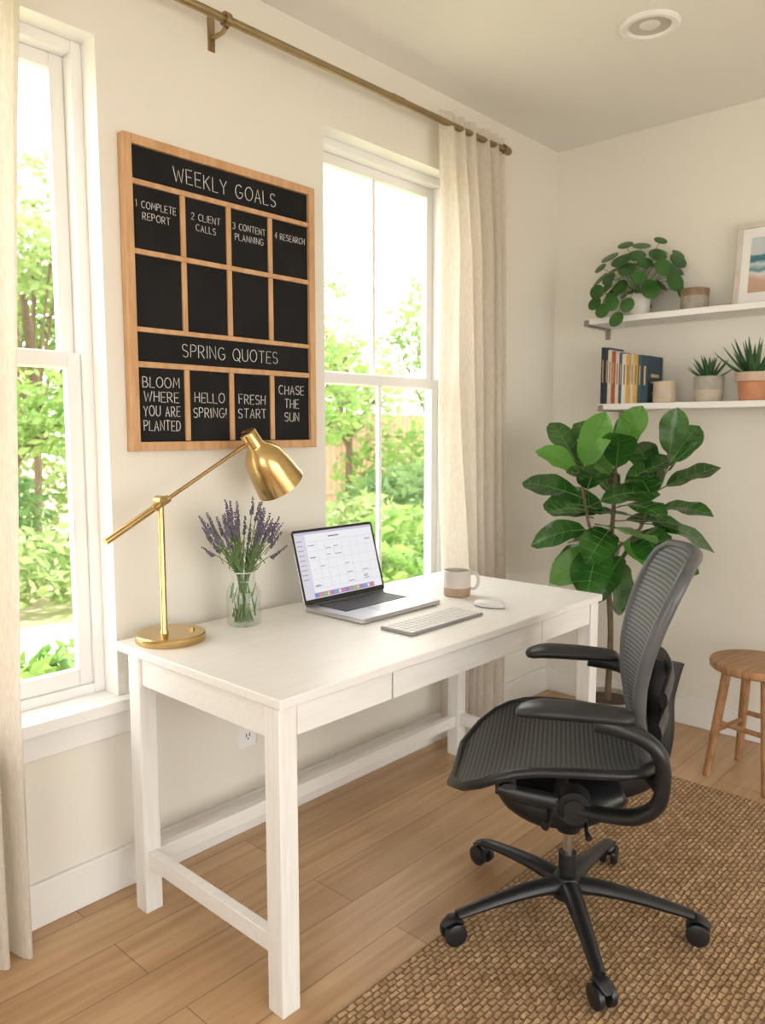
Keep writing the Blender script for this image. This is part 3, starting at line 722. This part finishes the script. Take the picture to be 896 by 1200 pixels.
# tilt mechanism
b=MB()
b.tube([(-.14,0,.385),(-.09,0,.365),(-.02,0,.345),(.07,0,.340),(.14,0,.360),(.185,0,.395)],[(.06,.03),(.085,.055),(.098,.072),(.095,.072),(.085,.055),(.06,.025)],18,sub=4,up=(0,0,1))
b.tube([(0,0,.255),(0,0,.30)],[.032,.055],20)
b.tube([(.02,-.17,.395),(.02,.17,.395)],.022,16)
for sg in(-1,1):
    b.tube([(-.01,sg*.11,.395),(-.01,sg*.170,.395)],.042,24); b.tube([(-.01,sg*.170,.395),(-.01,sg*.178,.395)],.026,20)
    b.tube([(.0,sg*.15,.395),(.1,sg*.17,.415),(.18,sg*.19,.44)],[(.014,.024),(.014,.022),(.012,.014)],10,sub=4,up=(0,0,1))
    b.tube([(-.01,sg*.15,.390),(-.08,sg*.18,.395),(-.15,sg*.215,.415),(-.195,sg*.24,.46),(-.205,sg*.255,.53),(-.195,sg*.262,.60)],[(.016,.026),(.017,.026),(.018,.027),(.018,.024),(.018,.022),(.016,.020)],12,sub=5,up=(0,1,0))
    b.tube([(-.205,sg*.255,.545),(-.190,sg*.268,.60),(-.14,sg*.268,.638),(-.05,sg*.262,.655)],[(.018,.024),(.018,.024),(.020,.020),(.022,.010)],12,sub=5,up=(0,1,0))
    b.tube([(-.20,sg*.235,.50),(-.19,sg*.12,.48),(-.18,0,.46)],[(.014,.02),(.014,.02),(.016,.024)],10,sub=4)
# spine and lumbar yoke
b.tube([(-.12,0,.39),(-.19,0,.43),(-.225,0,.52),(-.225,0,.64),(-.235,0,.74)],[(.04,.016),(.04,.016),(.034,.014),(.034,.012),(.045,.010)],12,sub=5,up=(0,1,0))
b.tube([(-.205,-.20,.70),(-.232,-.10,.725),(-.238,0,.73),(-.232,.10,.725),(-.205,.20,.70)],[(.010,.024)]*5,10,sub=5,up=(0,0,1))
b.tube([(-.20,-.16,.60),(-.225,-.08,.62),(-.228,0,.62),(-.225,.08,.62),(-.20,.16,.60)],[(.010,.03)]*5,10,sub=5,up=(0,0,1))
b.build('tilt_mechanism_and_arms',blackP,e,ang=60)
b=MB(); b.tube([(.05,.12,.385),(.05,.21,.38),(.06,.235,.375)],[.006,.006,.011],10); b.tube([(-.04,.1,.36),(-.04,.19,.35),(-.045,.21,.345)],[.005,.005,.009],10)
b.build('levers',blackP,e)
# arm pads
for sg,nm in((1,'arm_pad_left'),(-1,'arm_pad_right')):
    b=MB(); b.tube([(-.135,sg*.252,.668),(-.11,sg*.252,.673),(-.02,sg*.252,.676),(.07,sg*.250,.676),(.115,sg*.246,.668),(.13,sg*.244,.66)],[(.022,.008),(.040,.017),(.045,.020),(.047,.020),(.036,.015),(.016,.006)],20,sub=5,up=(0,0,1))
    b.build(nm,armM,e,ang=80)
# seat
def seat_pt(u,v):
    x=-.205+.505*v
    hw=.20+.058*math.sin(pi*min(1,v*1.05)*.62)
    k=1
    if v>.78: k=math.sqrt(max(0,1-((v-.78)/.22)**2*.75))
    if v<.12: k=.80+.20*math.sqrt(1-((.12-v)/.12)**2)
    y=u*hw*k
    z=.484+.028*u*u*(1-.5*v)+.022*math.sin(pi*v)-(.078*((v-.58)/.42)**2 if v>.58 else 0)-.02*(1-u*u)*(1-v)+(.02*((.25-v)/.25)**2 if v<.25 else 0)
    return V((x,y,z))
def weave(m,sc,c1,c2,dr='Y'):
    # two crossed wave bands -> woven mesh look
    nt=m.node_tree; bsdf=[n for n in nt.nodes if n.type=='BSDF_PRINCIPLED'][0]
    tc=nd(nt,'ShaderNodeTexCoord'); ws=[]
    for dd,s2 in((dr,sc),('Z' if dr=='Z' else ('X' if dr=='X' else 'Y'),sc)):
        pass
    w=nd(nt,'ShaderNodeTexWave'); w.inputs['Scale'].default_value=sc; w.bands_direction='Y'
    w2_=nd(nt,'ShaderNodeTexWave'); w2_.inputs['Scale'].default_value=sc*.75; w2_.bands_direction=dr
    nt.links.new(tc.outputs['Object'],w.inputs[0]); nt.links.new(tc.outputs['Object'],w2_.inputs[0])
    mm=nd(nt,'ShaderNodeMath',operation='MULTIPLY'); nt.links.new(w.outputs['Fac'],mm.inputs[0]); nt.links.new(w2_.outputs['Fac'],mm.inputs[1])
    r=nd(nt,'ShaderNodeValToRGB'); r.color_ramp.elements[0].color=(*c1,1); r.color_ramp.elements[1].color=(*c2,1); r.color_ramp.elements[1].position=.7
    nt.links.new(mm.outputs[0],r.inputs[0]); nt.links.new(r.outputs[0],bsdf.inputs['Base Color'])
meshM=M('seat_mesh_fabric',(.035,.037,.04),.5,col2=(.06,.063,.068),ns=1,transp=.05); weave(meshM,34,(.018,.02,.022),(.15,.155,.16),'X')
backMesh=M('back_mesh_fabric',(.10,.105,.11),.55,col2=(.14,.145,.15),ns=1,transp=.25); weave(backMesh,34,(.045,.048,.053),(.30,.31,.33),'Z')
MB().grid(lambda u,v: seat_pt((u*2-1)*.985,.01+.98*v),24,28).build('seat_mesh',meshM,e,ang=80,solid=.004)
ring=[seat_pt(-1+2*i/10,1) for i in range(11)]+[seat_pt(1,1-i/12) for i in range(1,13)]+[seat_pt(1-2*i/10,0) for i in range(1,11)]+[seat_pt(-1,i/12) for i in range(1,12)]
ring=[p-V((0,0,.006)) for p in ring]
MB().tube(ring,[(.016,.013)]*len(ring),10,up=(0,0,1),closed=True).build('seat_frame',blackP,e,ang=80)
MB().tube([(.15,-.2,.450),(.17,0,.435),(.15,.2,.450)],[(.02,.008)]*3,8,sub=4,up=(0,0,1)).build('seat_crossbar',blackP,e)
# back
zs=[.50,.58,.66,.74,.81,.88,.95,1.0,1.022]
hw=[.145,.185,.212,.228,.240,.247,.243,.222,.175]
xs=[-.195,-.186,-.178,-.182,-.196,-.218,-.245,-.268,-.280]
def itp(A,z):
    for i in range(len(zs)-1):
        if z<=zs[i+1]+1e-9:
            t=(z-zs[i])/(zs[i+1]-zs[i]); return A[i]*(1-t)+A[i+1]*t
    return A[-1]
def back_pt(u,v):
    z=zs[0]+(zs[-1]-zs[0])*v
    w=itp(hw,z); y=u*w
    return V((itp(xs,z)+.045*u*u*(w/.25)-.004, y, z+(.008*(1-u*u) if v>.9 else 0)))
MB().grid(lambda u,v: back_pt((u*2-1)*.985,v),20,40).build('back_mesh',backMesh,e,ang=80,solid=.003)
ring=[back_pt(-1+2*i/10,1) for i in range(11)]+[back_pt(1,1-i/20) for i in range(1,21)]+[back_pt(1-2*i/8,0) for i in range(1,9)]+[back_pt(-1,i/20) for i in range(1,20)]
frameM=M('back_frame_graphite',(.075,.078,.085),.35,col2=(.095,.098,.105),ns=20)
MB().tube([p-V((.006,0,0)) for p in ring],[(.0115,.016)]*len(ring),10,up=(1,0,0),closed=True).build('back_frame',frameM,e,ang=80)

# ------------------------------------------------------------------ garden outside
grassM=M('garden_ground',(.34,.38,.15),.95,col2=(.58,.50,.36),ns=.9)
MB().box(-25,30,WY+WT+.02,40,-.25,-.2).build('garden_lawn',grassM,smooth=False)
MB().box(-25,30,-30,YS-WT-.02,-.25,-.2).build('garden_patio',M('patio_stone',(.50,.46,.41),.9,col2=(.55,.51,.46),ns=3),smooth=False)
gl=[M('foliage_%d'%i,c,.6,col2=c2,ns=3,transl=.45) for i,(c,c2) in enumerate([((.14,.29,.06),(.32,.44,.13)),((.20,.32,.10),(.40,.48,.21)),((.07,.17,.05),(.18,.29,.10))])]
def cloud(b,c,r,n,sz,rnd):
    c=V(c)
    for _ in range(n):
        while True:
            p=V((rnd.uniform(-1,1),rnd.uniform(-1,1),rnd.uniform(-1,1)))
            if .35<p.length<1: break
        p=c+V((p.x*r[0],p.y*r[1],p.z*r[2])); s_=sz*rnd.uniform(.6,1.4)
        if p.z<-.08: p.z=-.08+rnd.random()*.3
        a=V((rnd.gauss(0,1),rnd.gauss(0,1),rnd.gauss(0,.6))).normalized(); q=a.cross(V((rnd.gauss(0,1),rnd.gauss(0,1),rnd.gauss(0,1)))).normalized()
        b.add([p-a*s_,p+q*s_*.42,p+a*s_,p-q*s_*.42],[(0,1,2,3)])
rnd=random.Random(31)
def plant(name,clouds,mi,trunk=None):
    c0=clouds[0][0]; e=E(name,(c0[0],c0[1],-.2)); b=MB()
    for c,r,n,sz in clouds: cloud(b,c,r,n,sz,rnd)
    off=Matrix.Translation(-V(e.location))
    b.xf(off); b.build('foliage',gl[mi],e,smooth=False)
    if trunk:
        t=MB()
        for P,r in trunk: t.tube(P,r,8,sub=3)
        t.xf(off); t.build('branches',bark,e)
def tree(x,y,h,n,mi,sz=.075,w=1.1):
    cl=[];tr=[([(x,y,-.2),(x+.05,y,h*.35),(x-.04,y,h*.7)],.05)]
    for i in range(9):
        a=rnd.uniform(0,2*pi); rr=rnd.uniform(.3,1)*w; z=h*rnd.uniform(.42,.98)
        c=(x+math.cos(a)*rr*(1.25-z/h*.6),y+math.sin(a)*rr*.8,z)
        cl.append((c,(.5*w,.45*w,.36*w),n//9,sz)); tr.append(([(x,y,h*.3),((x+c[0])/2,(y+c[1])/2,(h*.3+z)/2+.1),c],.018))
    plant('garden_tree',cl,mi,tr)
tree(8.2,8.2,3.6,1500,1); tree(6.2,7.0,2.6,900,0,.07,.8)
tree(4.2,9.6,4.2,1900,1); tree(3.3,8.2,2.7,1100,0,.07,.75)
tree(11.5,9.2,3.8,1500,0,.09,1.4); tree(6.6,12.5,4.4,1600,1,.1,1.5)
tree(5.2,12.6,3.6,1800,0,.1,1.5)
plant('garden_shrub',[((3.9,3.75,.15),(.7,.45,.42),1500,.065),((5.0,4.3,.2),(.7,.5,.5),1400,.065)],0)
plant('garden_shrub',[((7.4,6.2,.35),(1.3,.7,.6),1900,.075)],2)
plant('garden_shrub',[((5.9,5.7,.2),(.6,.5,.5),900,.07)],1)
plant('garden_shrub',[((1.5,3.3,-.0),(.75,.42,.40),1500,.055)],0)
plant('garden_shrub',[((3.0,6.6,.1),(1.2,.6,.45),1500,.065)],1)
plant('garden_shrub',[((2.6,7.6,.4),(.9,.6,.7),1300,.07)],2)
plant('garden_shrub',[((4.0,10.6,.8),(1.8,.6,1.0),2600,.08)],1)
plant('garden_shrub',[((9.6,8.2,.6),(1.6,.7,.8),1700,.08)],0)
e=E('garden_fence',(0,0,-.2)); b=MB()
for i in range(74): b.box(6.0+i*.14,6.0+i*.14+.13,10.9,10.93,0,1.85)
b.box(6,16.4,10.86,10.9,.3,.38); b.box(6,16.4,10.86,10.9,1.4,1.48)
b.build('boards',M('fence_wood',(.32,.20,.135),.85,col2=(.44,.30,.21),ns=4,stretch=(1,1,.2)),e,smooth=False)

# ------------------------------------------------------------------ light
w=D.worlds.new('daylight'); S.world=w; w.use_nodes=True; nt=w.node_tree
bg=nt.nodes['Background']; bg.inputs[0].default_value=(1,.98,.935,1); bg.inputs[1].default_value=5.2
s=D.lights.new('sun','SUN'); s.energy=8; s.angle=math.radians(3); s.color=(1,.93,.82)
so=D.objects.new('sun',s); S.collection.objects.link(so)
dirv=V((-.72,-.10,-.75)); so.rotation_euler=dirv.to_track_quat('-Z','Y').to_euler()

# ------------------------------------------------------------------ camera
c=D.cameras.new('camera'); co=D.objects.new('camera',c); S.collection.objects.link(co)
co.location=(0,0,1.345); co.rotation_euler=(math.radians(83.95),0,math.radians(-47.6))
c.sensor_fit='VERTICAL'; c.sensor_height=36; c.lens=36*916/1200; c.clip_start=.02
c.dof.use_dof=True; c.dof.focus_distance=2.2; c.dof.aperture_fstop=3.5
S.camera=co
try:
    S.view_settings.view_transform='Standard'; S.view_settings.look='None'
except Exception: pass
